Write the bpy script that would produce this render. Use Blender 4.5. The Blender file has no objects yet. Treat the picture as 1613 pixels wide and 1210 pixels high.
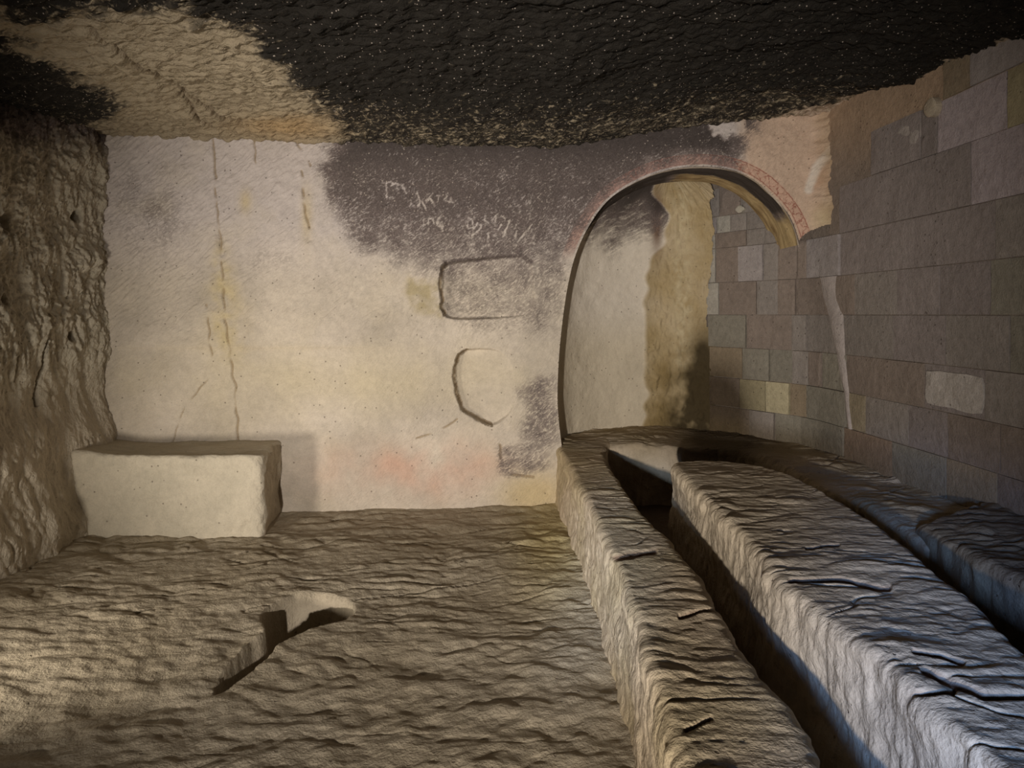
import bpy, math, random
import numpy as np

# ------------------------------------------------------------------ camera, world, lights
sc = bpy.context.scene
COL = sc.collection
F, CX, HY, CH = 1050.0, 806.0, 495.0, 1.5        # focal (px), principal x, horizon y, eye height

cam_d = bpy.data.cameras.new('camera')
cam_d.sensor_width = 36.0
cam_d.lens = F / 1613.0 * 36.0
cam_d.shift_y = -(605.0 - HY) / 1613.0
cam_d.clip_start = 0.02
cam = bpy.data.objects.new('camera', cam_d)
cam.location = (0, 0, CH)
cam.rotation_euler = (math.radians(90), 0, 0)
COL.objects.link(cam)
sc.camera = cam

w = bpy.data.worlds.new('world'); sc.world = w; w.use_nodes = True
w.node_tree.nodes['Background'].inputs[0].default_value = (0.55, 0.70, 1.0, 1)
w.node_tree.nodes['Background'].inputs[1].default_value = 0.05

sc.view_settings.view_transform = 'Standard'
sc.view_settings.look = 'None'
sc.view_settings.gamma = 1.0
sc.view_settings.exposure = -0.05
sc.view_settings.use_curve_mapping = False


def aim(o, tgt):
    import mathutils
    d = mathutils.Vector(tgt) - o.location
    o.rotation_euler = d.to_track_quat('-Z', 'Y').to_euler()


def spot(name, loc, tgt, power, color, deg, blend, size):
    l = bpy.data.lights.new(name, 'SPOT'); l.energy = power; l.color = color
    l.spot_size = math.radians(deg); l.spot_blend = blend; l.shadow_soft_size = size
    o = bpy.data.objects.new(name, l); o.location = loc; COL.objects.link(o); aim(o, tgt)
    return o


def area(name, loc, tgt, power, color, sx, sy):
    l = bpy.data.lights.new(name, 'AREA'); l.energy = power; l.color = color
    l.shape = 'RECTANGLE'; l.size = sx; l.size_y = sy
    o = bpy.data.objects.new(name, l); o.location = loc; COL.objects.link(o); aim(o, tgt)
    return o


WARM = (1.0, 0.86, 0.66)
spot('floor_lamp_left', (-2.62, 2.0, 0.34), (-0.8, 5.1, 1.35), 180, (1.0, 0.91, 0.78), 112, 1.0, 0.16)
spot('warm_floodlight', (-0.80, -2.1, 1.02), (0.15, 5.0, 1.60), 1600, (1.0, 0.92, 0.83), 58, 1.0, 0.05)
spot('doorway_daylight', (-0.9, -2.2, 1.45), (1.25, 1.75, 0.45), 1250, (0.26, 0.47, 1.0), 15, 1.0, 0.25)
spot('doorway_shaft', (-1.1, -2.2, 1.30), (0.43, 3.2, 0.25), 1300, (0.55, 0.72, 1.0), 9, 1.0, 0.10)

# ------------------------------------------------------------------ noise
_rng = np.random.RandomState(7)
PERM = np.tile(_rng.permutation(256), 3).astype(np.int32)
G = _rng.normal(size=(256, 3)); G /= np.linalg.norm(G, axis=1)[:, None]


def perlin(x, y, z):
    x, y, z = np.broadcast_arrays(np.asarray(x, float), np.asarray(y, float), np.asarray(z, float))
    xi = np.floor(x).astype(np.int32); yi = np.floor(y).astype(np.int32); zi = np.floor(z).astype(np.int32)
    xf, yf, zf = x - xi, y - yi, z - zi
    u, v, s = [t * t * t * (t * (t * 6 - 15) + 10) for t in (xf, yf, zf)]
    xi &= 255; yi &= 255; zi &= 255
    out = 0
    for dx in (0, 1):
        a = PERM[xi + dx]; wx = u if dx else 1 - u
        for dy in (0, 1):
            b = PERM[a + yi + dy]; wy = v if dy else 1 - v
            for dz in (0, 1):
                g = G[PERM[b + zi + dz] & 255]; wz = s if dz else 1 - s
                out = out + wx * wy * wz * (g[..., 0] * (xf - dx) + g[..., 1] * (yf - dy) + g[..., 2] * (zf - dz))
    return out * 1.5


def fbm(x, y, z, o=3):
    r = 0; a = 1.0; f = 1.0
    for i in range(o):
        r = r + a * perlin(x * f + 17.3 * i, y * f - 9.1 * i, z * f + 3.7 * i); a *= 0.5; f *= 2.03
    return r


def sstep(a, b, x):
    t = np.clip((x - a) / (b - a), 0, 1); return t * t * (3 - 2 * t)


def sdf_poly(px, py, poly):
    """signed distance, negative inside"""
    poly = np.asarray(poly, float); n = len(poly)
    d = np.full(px.shape, 1e18); ins = np.zeros(px.shape, bool)
    for i in range(n):
        ax, ay = poly[i]; bx, by = poly[(i + 1) % n]
        ex, ey = bx - ax, by - ay; wx, wy = px - ax, py - ay
        t = np.clip((wx * ex + wy * ey) / (ex * ex + ey * ey + 1e-12), 0, 1)
        d = np.minimum(d, (wx - ex * t) ** 2 + (wy - ey * t) ** 2)
        if ay != by:
            c = ((ay > py) != (by > py)) & (px < (bx - ax) * (py - ay) / (by - ay) + ax)
            ins ^= c
    d = np.sqrt(d)
    return np.where(ins, -d, d)


def d_line(px, py, pts):
    d = np.full(px.shape, 1e18)
    for (ax, ay), (bx, by) in zip(pts[:-1], pts[1:]):
        ex, ey = bx - ax, by - ay; wx, wy = px - ax, py - ay
        t = np.clip((wx * ex + wy * ey) / (ex * ex + ey * ey + 1e-12), 0, 1)
        d = np.minimum(d, (wx - ex * t) ** 2 + (wy - ey * t) ** 2)
    return np.sqrt(d)


def proj(P):
    Y = np.maximum(P[..., 1], 0.3)
    return CX + F * P[..., 0] / Y, HY + F * (CH - P[..., 2]) / Y


def catmull(pts, n, closed=False):
    pts = np.asarray(pts, float); m = len(pts)
    out = []
    segs = m if closed else m - 1
    for i in range(segs):
        if closed:
            p0, p1, p2, p3 = pts[(i - 1) % m], pts[i], pts[(i + 1) % m], pts[(i + 2) % m]
        else:
            p0, p1, p2, p3 = pts[max(i - 1, 0)], pts[i], pts[i + 1], pts[min(i + 2, m - 1)]
        t = np.linspace(0, 1, 24, endpoint=False)[:, None]
        out.append(0.5 * (2 * p1 + (p2 - p0) * t + (2 * p0 - 5 * p1 + 4 * p2 - p3) * t ** 2 + (3 * p1 - p0 - 3 * p2 + p3) * t ** 3))
    out = np.vstack(out)
    out = np.vstack([out, pts[:1] if closed else pts[-1:]])
    L = np.concatenate([[0], np.cumsum(np.linalg.norm(np.diff(out, axis=0), axis=1))])
    s = np.linspace(0, L[-1], n, endpoint=not closed)
    return np.stack([np.interp(s, L, out[:, k]) for k in range(out.shape[1])], 1)


# ------------------------------------------------------------------ mesh helpers
def grid_faces(n, m, wrap=False):
    i = np.arange(n - 1)[:, None]; j = np.arange(m if wrap else m - 1)[None, :]
    j2 = (j + 1) % m
    return np.stack([i * m + j, i * m + j2, (i + 1) * m + j2, (i + 1) * m + j], -1).reshape(-1, 4)


def make_mesh(name, V, Fq, mat, parent=None, attrs=None, smooth=True, flip=False):
    used = np.unique(Fq); remap = np.full(len(V), -1, np.int64); remap[used] = np.arange(len(used))
    V = V[used]; Fq = remap[Fq]
    if flip: Fq = Fq[:, ::-1]
    me = bpy.data.meshes.new(name)
    me.vertices.add(len(V)); me.vertices.foreach_set('co', V.astype(np.float32).ravel())
    k = Fq.shape[1]
    me.loops.add(len(Fq) * k); me.loops.foreach_set('vertex_index', Fq.astype(np.int32).ravel())
    me.polygons.add(len(Fq)); me.polygons.foreach_set('loop_start', np.arange(0, len(Fq) * k, k, dtype=np.int32))
    me.update(calc_edges=True)
    me.validate()
    me.polygons.foreach_set('use_smooth', np.full(len(me.polygons), smooth))
    for an, av in (attrs or {}).items():
        av = np.asarray(av)[used]
        if av.ndim == 1:
            a = me.attributes.new(an, 'FLOAT', 'POINT'); a.data.foreach_set('value', av.astype(np.float32))
        elif av.shape[1] == 3 and an == 'col':
            a = me.attributes.new(an, 'FLOAT_COLOR', 'POINT')
            a.data.foreach_set('color', np.hstack([av, np.ones((len(av), 1))]).astype(np.float32).ravel())
        else:
            a = me.attributes.new(an, 'FLOAT_VECTOR', 'POINT'); a.data.foreach_set('vector', av.astype(np.float32).ravel())
    me.materials.append(mat)
    o = bpy.data.objects.new(name, me); COL.objects.link(o)
    if parent is not None: o.parent = parent
    return o


def lerp(a, b, t):
    t = np.asarray(t)[..., None]
    return a * (1 - t) + np.asarray(b) * t


# ------------------------------------------------------------------ materials
def rock(name, fine=0.004, pit=0.004, stroke=0.0, srot=0.6, axis='Y', fleck=0.0, rough=0.9,
         soot_col=(0.105, 0.083, 0.077), grain=0.16, scr=0.5, zig=False, spec=0.25, sscale=(9, 9, 55), fscale=38):
    m = bpy.data.materials.new(name); m.use_nodes = True
    nt = m.node_tree; N = nt.nodes; L = nt.links
    bsdf = N['Principled BSDF']; bsdf.inputs['Roughness'].default_value = rough
    bsdf.inputs['Specular IOR Level'].default_value = spec
    tc = N.new('ShaderNodeTexCoord').outputs['Object']

    def noise(scale, det=4, src=tc, r=0.6):
        n = N.new('ShaderNodeTexNoise'); n.inputs['Scale'].default_value = scale
        n.inputs['Detail'].default_value = det; n.inputs['Roughness'].default_value = r
        L.new(src, n.inputs['Vector']); return n.outputs['Fac']

    def math_(op, a, b=None, c=None):
        n = N.new('ShaderNodeMath'); n.operation = op
        for k, v in enumerate((a, b, c)):
            if v is None: continue
            if isinstance(v, (int, float)): n.inputs[k].default_value = v
            else: L.new(v, n.inputs[k])
        return n.outputs[0]

    def smap(v, a, b, lo=0.0, hi=1.0):
        n = N.new('ShaderNodeMapRange'); n.interpolation_type = 'SMOOTHSTEP'
        n.inputs[1].default_value = a; n.inputs[2].default_value = b
        n.inputs[3].default_value = lo; n.inputs[4].default_value = hi
        L.new(v, n.inputs[0]); return n.outputs[0]

    def mix(f, a, b, mode='MIX'):
        n = N.new('ShaderNodeMix'); n.data_type = 'RGBA'; n.blend_type = mode
        for k, v in ((0, f), (6, a), (7, b)):
            if isinstance(v, (int, float)): n.inputs[k].default_value = v
            elif isinstance(v, tuple): n.inputs[k].default_value = (*v, 1)
            else: L.new(v, n.inputs[k])
        return n.outputs[2]

    def attr(nm, o='Fac'):
        a = N.new('ShaderNodeAttribute'); a.attribute_name = nm; return a.outputs[o]

    # tool strokes: noise stretched along a rotated direction
    wn_ = N.new('ShaderNodeTexNoise'); wn_.inputs['Scale'].default_value = 2.2; wn_.inputs['Detail'].default_value = 2; L.new(tc, wn_.inputs['Vector'])
    wv = N.new('ShaderNodeVectorMath'); wv.operation = 'MULTIPLY_ADD'; L.new(wn_.outputs['Color'], wv.inputs[0]); wv.inputs[1].default_value = (0.22, 0.22, 0.22); L.new(tc, wv.inputs[2])
    mp1 = N.new('ShaderNodeMapping'); L.new(wv.outputs[0], mp1.inputs['Vector'])
    rot = {'X': (srot, 0, 0), 'Y': (0, srot, 0), 'Z': (0, 0, srot)}[axis]
    mp1.inputs['Rotation'].default_value = rot
    mp1.inputs['Location'].default_value = (3.1, 1.7, 5.2)
    mp2 = N.new('ShaderNodeMapping'); L.new(mp1.outputs[0], mp2.inputs['Vector'])
    mp2.inputs['Scale'].default_value = sscale
    st = noise(1.0, 3, mp2.outputs[0], 0.55)
    fn = noise(90, 4); mn = noise(22, 5); ln = noise(3.2, 4)
    col = attr('col', 'Color')
    # mottling
    g = math_('MULTIPLY_ADD', math_('SUBTRACT', mn, 0.5), grain * 2.4, 1.0)
    g = math_('ADD', g, math_('MULTIPLY', math_('SUBTRACT', fn, 0.5), grain * 2.0))
    g = math_('ADD', g, math_('MULTIPLY', math_('SUBTRACT', ln, 0.5), grain * 1.2))
    gc = N.new('ShaderNodeCombineXYZ')
    for k in range(3): L.new(g, gc.inputs[k])
    c = mix(1.0, col, gc.outputs[0], 'MULTIPLY')
    # dark pores of the tuff
    vo = N.new('ShaderNodeTexVoronoi'); vo.inputs['Scale'].default_value = 26; L.new(tc, vo.inputs['Vector'])
    sel = N.new('ShaderNodeSeparateColor'); L.new(vo.outputs['Color'], sel.inputs[0])
    pore = math_('MULTIPLY', smap(vo.outputs['Distance'], 0.10, 0.17, 1, 0), math_('GREATER_THAN', sel.outputs[0], 0.80))
    c = mix(math_('MULTIPLY', pore, 0.5), c, (0.10, 0.075, 0.055))
    # soot, scraped through by the strokes
    so = attr('soot')
    k = math_('ADD', so, math_('MULTIPLY', math_('SUBTRACT', noise(7, 6, tc, 0.7), 0.5), 0.9))
    scrape = math_('MULTIPLY', smap(math_('ADD', st, math_('MULTIPLY', math_('SUBTRACT', fn, 0.5), 0.35)), 0.44, 0.76), scr)
    k2 = smap(math_('SUBTRACT', k, math_('MULTIPLY', scrape, 0.34)), 0.12, 0.82, 0.0, 0.97)
    sc_ = mix(smap(fn, 0.4, 0.7), soot_col, tuple(v * 1.8 for v in soot_col))
    sc_ = mix(smap(so, 0.75, 1.1), sc_, tuple(v * 0.4 for v in soot_col))
    c = mix(k2, c, sc_)
    if fleck > 0:
        v2 = N.new('ShaderNodeTexVoronoi'); v2.inputs['Scale'].default_value = fscale; L.new(tc, v2.inputs['Vector'])
        s2 = N.new('ShaderNodeSeparateColor'); L.new(v2.outputs['Color'], s2.inputs[0])
        fl = math_('MULTIPLY', smap(v2.outputs['Distance'], 0.16, 0.24, 1, 0), math_('GREATER_THAN', s2.outputs[1], 1.0 - fleck))
        fl = math_('MULTIPLY', fl, smap(so, 0.3, 0.6))
        c = mix(fl, c, (0.34, 0.29, 0.25))
    if zig:
        a = N.new('ShaderNodeAttribute'); a.attribute_name = 'arc'
        sp = N.new('ShaderNodeSeparateXYZ'); L.new(a.outputs['Vector'], sp.inputs[0])
        s, r, mk = sp.outputs
        wob = math_('MULTIPLY', math_('SUBTRACT', noise(30, 2), 0.5), 0.10)
        tri = math_('PINGPONG', math_('ADD', s, wob), 0.045)          # 0..0.045 m
        zz = smap(math_('ABSOLUTE', math_('SUBTRACT', math_('ADD', math_('MULTIPLY', tri, 1.35), 0.028), r)), 0.004, 0.009, 1, 0)
        e1 = smap(math_('ABSOLUTE', math_('SUBTRACT', r, 0.022)), 0.002, 0.006, 1, 0)
        e2 = smap(math_('ABSOLUTE', math_('SUBTRACT', r, 0.094)), 0.002, 0.006, 1, 0)
        ln_ = math_('MAXIMUM', zz, math_('MAXIMUM', e1, e2))
        inb = math_('MULTIPLY', smap(r, 0.015, 0.020), smap(r, 0.098, 0.104, 1, 0))
        ln_ = math_('MULTIPLY', math_('MULTIPLY', ln_, inb), math_('MULTIPLY', mk, smap(noise(26, 4), 0.30, 0.55)))
        c = mix(math_('MULTIPLY', ln_, 0.75), c, (0.26, 0.085, 0.06))
    L.new(c, bsdf.inputs['Base Color'])
    # relief
    h = math_('MULTIPLY', fn, fine)
    h = math_('ADD', h, math_('MULTIPLY', mn, fine * 2.2))
    h = math_('SUBTRACT', h, math_('MULTIPLY', pore, pit))
    if stroke > 0: h = math_('ADD', h, math_('MULTIPLY', st, stroke))
    b = N.new('ShaderNodeBump'); b.inputs['Strength'].default_value = 1.0; b.inputs['Distance'].default_value = 1.0
    L.new(h, b.inputs['Height']); L.new(b.outputs[0], bsdf.inputs['Normal'])
    return m


M_WALL = rock('wall_tuff', fine=0.0025, stroke=0.007, srot=0.65, axis='Y', fleck=0.28, zig=True, scr=1.15, grain=0.17, sscale=(30, 9, 85))
M_SIDE = rock('rough_tuff', fine=0.006, stroke=0.012, srot=0.25, axis='X', sscale=(9, 45, 9), fleck=0.02)
M_CEIL = rock('ceiling_tuff', fine=0.008, stroke=0.012, srot=0.15, axis='Z', sscale=(24, 55, 24), fleck=0.30, scr=1.7, soot_col=(0.0085, 0.0065, 0.0052), spec=0.3, rough=0.8, fscale=62)
M_FLOOR = rock('floor_tuff', fine=0.005, stroke=0.003, srot=0.1, axis='Z', sscale=(7, 24, 10), grain=0.20)
M_BENCH = rock('bench_tuff', fine=0.004, stroke=0.006, srot=0.1, axis='Z', sscale=(9, 30, 9), grain=0.16)
M_APSE = rock('apse_plaster', fine=0.0025, stroke=0.002, srot=0.5, axis='Y', fleck=0.05, scr=1.0, grain=0.12)
M_STONE = rock('cut_stone', fine=0.0045, pit=0.006, stroke=0.0035, srot=0.3, axis='X', sscale=(9, 40, 9), grain=0.26)


def struct(o): o['kind'] = 'structure'; return o


def wallpt(px, py):
    k = (px - CX) / F
    Y = 5.23 / (1 - 0.1 * k)
    if Y * k > 0.4: Y = 5.27
    return (k * Y, CH - (py - HY) / F * Y)


def wallY(x): return np.where(x < 0.4, 5.23 + 0.1 * x, 5.27)


# ------------------------------------------------------------------ back wall
arch_px = [(905, 905), (893, 760), (884, 700), (878, 640), (879, 580), (884, 520), (893, 455), (905, 405), (925, 360), (955, 318), (995, 290),
           (1040, 271), (1090, 263), (1140, 266), (1181, 280), (1214, 305), (1238, 334), (1254, 370), (1262, 420),
           (1268, 520), (1270, 700), (1270, 905)]
arch_w = catmull([wallpt(*p) for p in arch_px], 260)
arch_poly = [tuple(p) for p in arch_w]
niche_px = [(695, 425), (702, 414), (730, 410), (770, 405), (815, 403), (832, 410), (840, 432), (841, 480), (834, 496), (800, 501),
            (750, 503), (708, 502), (697, 490), (693, 470), (694, 445)]
oval_px = [(718, 565), (730, 553), (755, 549), (785, 553), (803, 570), (811, 600), (812, 632), (800, 655), (775, 671), (757, 664),
           (741, 654), (728, 646), (720, 625), (715, 595)]
niche_poly = catmull([wallpt(*p) for p in niche_px], 70, True)
oval_poly = catmull([wallpt(*p) for p in oval_px], 70, True)

step = 0.0065
xs = np.arange(-3.25, 2.75, step); zs = np.arange(-0.12, 3.35, step)
X, Z = np.meshgrid(xs, zs)
sd = sdf_poly(X, Z, arch_poly)
gz, gx = np.gradient(sd, step)
near = np.abs(sd) < 0.75 * step
X = np.where(near, X - sd * gx, X); Z = np.where(near, Z - sd * gz, Z)
Yb = wallY(X)
PX, PY = CX + F * X / Yb, HY + F * (CH - Z) / Yb

h = 0.022 * fbm(X * 1.3, Z * 1.3, 0.5, 3) + 0.006 * fbm(X * 6, Z * 6, 2.0, 3)
# diagonal pick strokes on the upper wall
cs, sn = math.cos(0.75), math.sin(0.75)
U, V_ = X * cs + Z * sn, -X * sn + Z * cs
pick = np.abs(perlin(U * 9, V_ * 34, 4.0)) + 0.6 * np.abs(perlin(U * 14 + 5, V_ * 55, 9.0))
pickmask = 0.25 + 0.9 * sstep(560, 500, PY + 30 * perlin(X * 2, Z * 2, 3))
h += 0.010 * pick * pickmask
h += 0.012 * sstep(552, 545, PY) * sstep(900, 500, PX)
# flat cut border at the arch
soot_px = [(545, 195), (520, 228), (500, 262), (505, 305), (522, 345), (545, 385), (562, 412), (590, 402), (615, 420), (632, 436),
           (690, 440), (694, 500), (760, 515), (815, 530), (872, 540), (890, 500), (905, 400), (960, 315), (1040, 266),
           (1100, 258), (1160, 263), (1166, 245), (1180, 222), (1192, 205), (1200, 180), (1150, 150), (800, 150)]
ss = sdf_poly(PX, PY, soot_px)
soot = sstep(28, -34, ss + 14 * perlin(X * 7, Z * 7, 1.0)) * 0.78
soot *= 0.62 + 0.50 * sstep(470, 300, PY)
soot += 0.15 * sstep(290, 210, PY) * sstep(60, -20, ss)
low = sstep(30, -8, sdf_poly(PX, PY, [(822, 615), (850, 600), (872, 600), (874, 690), (862, 700), (820, 690), (830, 650)]))
low = np.maximum(low, 0.9 * sstep(16, -8, sdf_poly(PX, PY, [(780, 705), (800, 700), (858, 690), (870, 735), (810, 752), (785, 745)])))
soot = np.maximum(soot, 0.62 * low)
soot = np.maximum(soot, 0.30 * np.exp(-(((PX - 430) / 60) ** 2 + ((PY - 420) / 45) ** 2)))
soot = np.maximum(soot, 0.42 * np.exp(-(((PX - 240) / 85) ** 2 + ((PY - 340) / 110) ** 2)))
soot = np.maximum(soot, 0.42 * np.exp(-(((PX - 780) / 110) ** 2 + ((PY - 505) / 30) ** 2)))
patch = sstep(10, -6, sdf_poly(PX, PY, [(1120, 190), (1150, 195), (1172, 190), (1168, 205), (1145, 214), (1125, 208)]) + 6 * perlin(X * 20, Z * 20, 8))
soot *= 1 - patch
ragged = sstep(-3, 3, -ss) * sstep(430, 560, PX) * sstep(760, 640, PX) * sstep(380, 400, PY)
h += 0.007 * ragged
# niches
sn_ = sdf_poly(X, Z, niche_poly); so_ = sdf_poly(X, Z, oval_poly)
dirn = 0.13 * (0.20 + 0.80 * sstep(835, 720, PX)) * (0.75 + 0.25 * sstep(495, 430, PY))
nd = sstep(0.004, -0.016, sn_ + 0.004 * perlin(X * 25, Z * 25, 2))
nd2 = 0.35 * sstep(0, -0.12, sn_)
h -= dirn * (nd * 0.8 + nd2)
h += 0.010 * np.abs(perlin(U * 20, V_ * 30, 6)) * sstep(0.0, -0.03, sn_)
do = 0.085 * sstep(815, 725, PX - 0.25 * (PY - 600))
h -= do * sstep(0.003, -0.012, so_ + 0.003 * perlin(X * 25, Z * 25, 5)) + 0.004 * sstep(0.003, -0.02, so_)
# cracks
cracks = [([(336, 215), (339, 290), (345, 375), (348, 392), (352, 450), (357, 505), (363, 560), (369, 610), (374, 700)], 1.3),
          ([(328, 480), (332, 540), (336, 575)], 1.2), ([(467, 225), (482, 245), (490, 262)], 1.5), ([(476, 270), (480, 330), (487, 360)], 1.3),
          ([(402, 215), (405, 285)], 1.0), ([(268, 700), (290, 640), (330, 595)], 0.8), ([(655, 690), (690, 680), (720, 660)], 1.0),
          ([(786, 700), (790, 725), (805, 748), (840, 752)], 1.5)]
crk_shade = np.zeros_like(X)
for pts, wd in cracks:
    dl = d_line(PX + 3 * perlin(X * 12, Z * 12, 3), PY, pts)
    crk_shade = np.maximum(crk_shade, sstep(wd * 1.9, wd * 0.3, dl) * sstep(-0.35, 0.05, perlin(X * 5, Z * 9, 11)))
h -= 0.012 * crk_shade
niche_shade = np.zeros_like(X)  # shadow line at niche edges, put in as a groove with dark colour
for pts in ([(702, 414), (695, 422), (692, 446), (695, 470), (694, 484), (700, 496)], [(735, 551), (721, 560), (715, 580), (714, 598), (719, 622), (727, 646), (741, 655), (757, 664), (774, 671)]):
    niche_shade = np.maximum(niche_shade, sstep(2.6, 1.0, d_line(PX + 2 * perlin(X * 22, Z * 22, 3), PY + 1.5 * perlin(X * 22, Z * 22, 13), pts)))
h -= 0.05 * niche_shade
crk_shade = np.maximum(crk_shade, niche_shade)
bul = np.exp(-((d_line(PX, PY, [(345, 370), (350, 400)])) / 5) ** 2); h -= 0.02 * bul
# scratched letters
gr = [[(225, 250), (220, 110), (260, 95), (290, 120), (260, 135)], [(300, 110), (330, 125)], [(370, 150), (400, 200)], [(430, 320), (450, 290), (480, 330)],
      [(500, 330), (530, 270), (500, 200)], [(540, 270), (580, 340)], [(590, 210), (585, 280), (640, 200)], [(620, 250), (660, 310)],
      [(680, 220), (720, 220)], [(690, 240), (680, 300)], [(780, 200), (740, 262), (820, 280), (800, 240)], [(560, 430), (560, 500)],
      [(600, 490), (605, 430), (640, 430), (650, 480)], [(680, 490), (690, 430)], [(730, 540), (720, 460), (700, 500), (735, 500)],
      [(960, 420), (960, 520), (1000, 510), (1000, 440), (965, 420)], [(1010, 520), (1050, 470), (1080, 490), (1060, 530), (1000, 580)],
      [(1120, 400), (1110, 440), (1150, 470)], [(1180, 440), (1220, 400), (1200, 470)], [(1260, 400), (1300, 430)], [(1280, 590), (1340, 440)],
      [(1260, 480), (1240, 530)], [(1380, 520), (1400, 480)], [(1400, 540), (1390, 610)], [(1410, 640), (1540, 480)], [(1140, 560), (1140, 640)]]
soot = np.maximum(soot, 0.85 * np.exp(-((d_line(PX, PY, [(700, 412), (740, 408), (820, 402), (836, 412)])) / 7) ** 2))
scr = np.zeros_like(X)
for g_ in gr:
    pts = [(570 + a / 5.76, 270 + b / 5.76) for a, b in g_]
    scr = np.maximum(scr, (0.55 + 0.5 * perlin(X * 30, Z * 30, 2)) * sstep(2.0, 0.6, d_line(PX + 1.5 * perlin(X * 40, Z * 40, 1), PY, pts)))
soot = soot * (1 - 0.9 * scr)
h -= 0.002 * scr

# colours
def blob(cx, cy, rx, ry): return np.exp(-(((PX - cx) / rx) ** 2 + ((PY - cy) / ry) ** 2))
n1 = fbm(X * 2.5, Z * 2.5, 7.0, 4); n2 = fbm(X * 8, Z * 8, 9.0, 3)
base = np.ones(X.shape + (3,)) * np.array([0.52, 0.455, 0.375]) * (1 + 0.22 * fbm(X * 1.6, Z * 1.6, 15, 4))[..., None]
base = lerp(base, (0.51, 0.455, 0.43), np.clip(sstep(470, 330, PY) * 0.9, 0, 1))
base = lerp(base, (0.54, 0.465, 0.33), np.clip(0.65 * blob(520, 600, 330, 60) + 0.3 * n1, 0, 1))
base = lerp(base, (0.52, 0.43, 0.26), np.clip((0.8 * np.exp(-((PX - 353 - (PY - 450) * 0.08) / (8 + 0.14 * np.clip(PY - 360, 0, 160))) ** 2) * sstep(370, 400, PY) * sstep(600, 530, PY)) * (0.8 + n2), 0, 1))
base = lerp(base, (0.52, 0.42, 0.24), np.clip(0.9 * blob(388, 318, 10, 18) + 0.8 * blob(484, 340, 9, 40), 0, 1) * 0.8)
base = lerp(base, (0.40, 0.335, 0.21), np.clip(1.0 * sstep(8, -8, sdf_poly(PX, PY, [(640, 432), (692, 440), (694, 500), (650, 492), (635, 465)])) * (0.55 + n2), 0, 1))
base = lerp(base, (0.60, 0.33, 0.24), np.clip(0.50 * blob(690, 740, 95, 42) + 0.22 * blob(560, 740, 90, 40) + 0.15 * blob(260, 745, 60, 20), 0, 1) * (0.8 + n1))
base = lerp(base, (0.50, 0.40, 0.24), sstep(0.0, 1.0, 1.0 * blob(840, 780, 60, 40) + 0.25 * blob(420, 548, 220, 7)))
base = lerp(base, (0.56, 0.42, 0.32), np.clip(sstep(1150, 1185, PX + 8 * n2) * sstep(420, 380, PY), 0, 1))
base = lerp(base, (0.45, 0.26, 0.18), np.clip(blob(1300, 290, 22, 60) * (0.6 + 1.2 * n2), 0, 0.8))
base = lerp(base, (0.66, 0.58, 0.50), np.clip(1.2 * sstep(9, 2, d_line(PX, PY, [(1300, 240), (1282, 265), (1272, 300)])), 0, 1))
base = lerp(base, (0.56, 0.46, 0.28), np.clip(blob(1300, 345, 22, 22), 0, 0.9))
base = lerp(base, (0.42, 0.31, 0.20), sstep(1272, 1310, PX + 10 * n2) * sstep(400, 380, PY))
base = lerp(base, (0.26, 0.19, 0.11), 0.8 * np.clip(crk_shade, 0, 1))
# arch band coordinates
A = arch_w
sarc = np.concatenate([[0], np.cumsum(np.linalg.norm(np.diff(A, axis=0), axis=1))])
bandsel = (sd > -0.01) & (sd < 0.14) & (Z > 1.7)
arcS = np.zeros_like(X); idx = np.argwhere(bandsel)
bx, bz = X[bandsel], Z[bandsel]
dd = (bx[:, None] - A[None, :, 0]) ** 2 + (bz[:, None] - A[None, :, 1]) ** 2
ii = np.clip(dd.argmin(1), 1, len(A) - 2)
t_ = A[ii + 1] - A[ii - 1]; t_ /= np.linalg.norm(t_, axis=1)[:, None]
arcS[bandsel] = sarc[ii] + (bx - A[ii, 0]) * t_[:, 0] + (bz - A[ii, 1]) * t_[:, 1]
zmask = sstep(1145, 1165, PX) * 1.0 + 0.35 * sstep(930, 1000, PX) * sstep(1165, 1145, PX)
inband = sstep(0.014, 0.020, sd) * sstep(0.104, 0.096, sd) * sstep(1.9, 2.1, Z)
base = lerp(base, (0.56, 0.36, 0.27), 0.8 * inband * (0.3 + 0.7 * sstep(1150, 1165, PX)))
soot = np.where(inband > 0.5, np.minimum(soot, 0.74), soot)
base = lerp(base, (0.30, 0.14, 0.11), 0.6 * inband * sstep(1165, 1150, PX))

Yd = Yb - h
# round the rock into the corner at the right
Yd = Yd - 0.30 * sstep(2.25, 2.62, X + 0.05 * fbm(X * 2, Z * 9, 6, 3)) ** 2 * sstep(1.9, 2.2, Z)
P = np.stack([X, Yd, Z], -1).reshape(-1, 3)
fq = grid_faces(*X.shape)
fc = fq.mean(1)
sdc = sdf_c = sd.ravel()[fq].copy()
sdc[np.abs(sdc) < 0.75 * step] = 0
inside = sdc.mean(1) < 0
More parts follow.
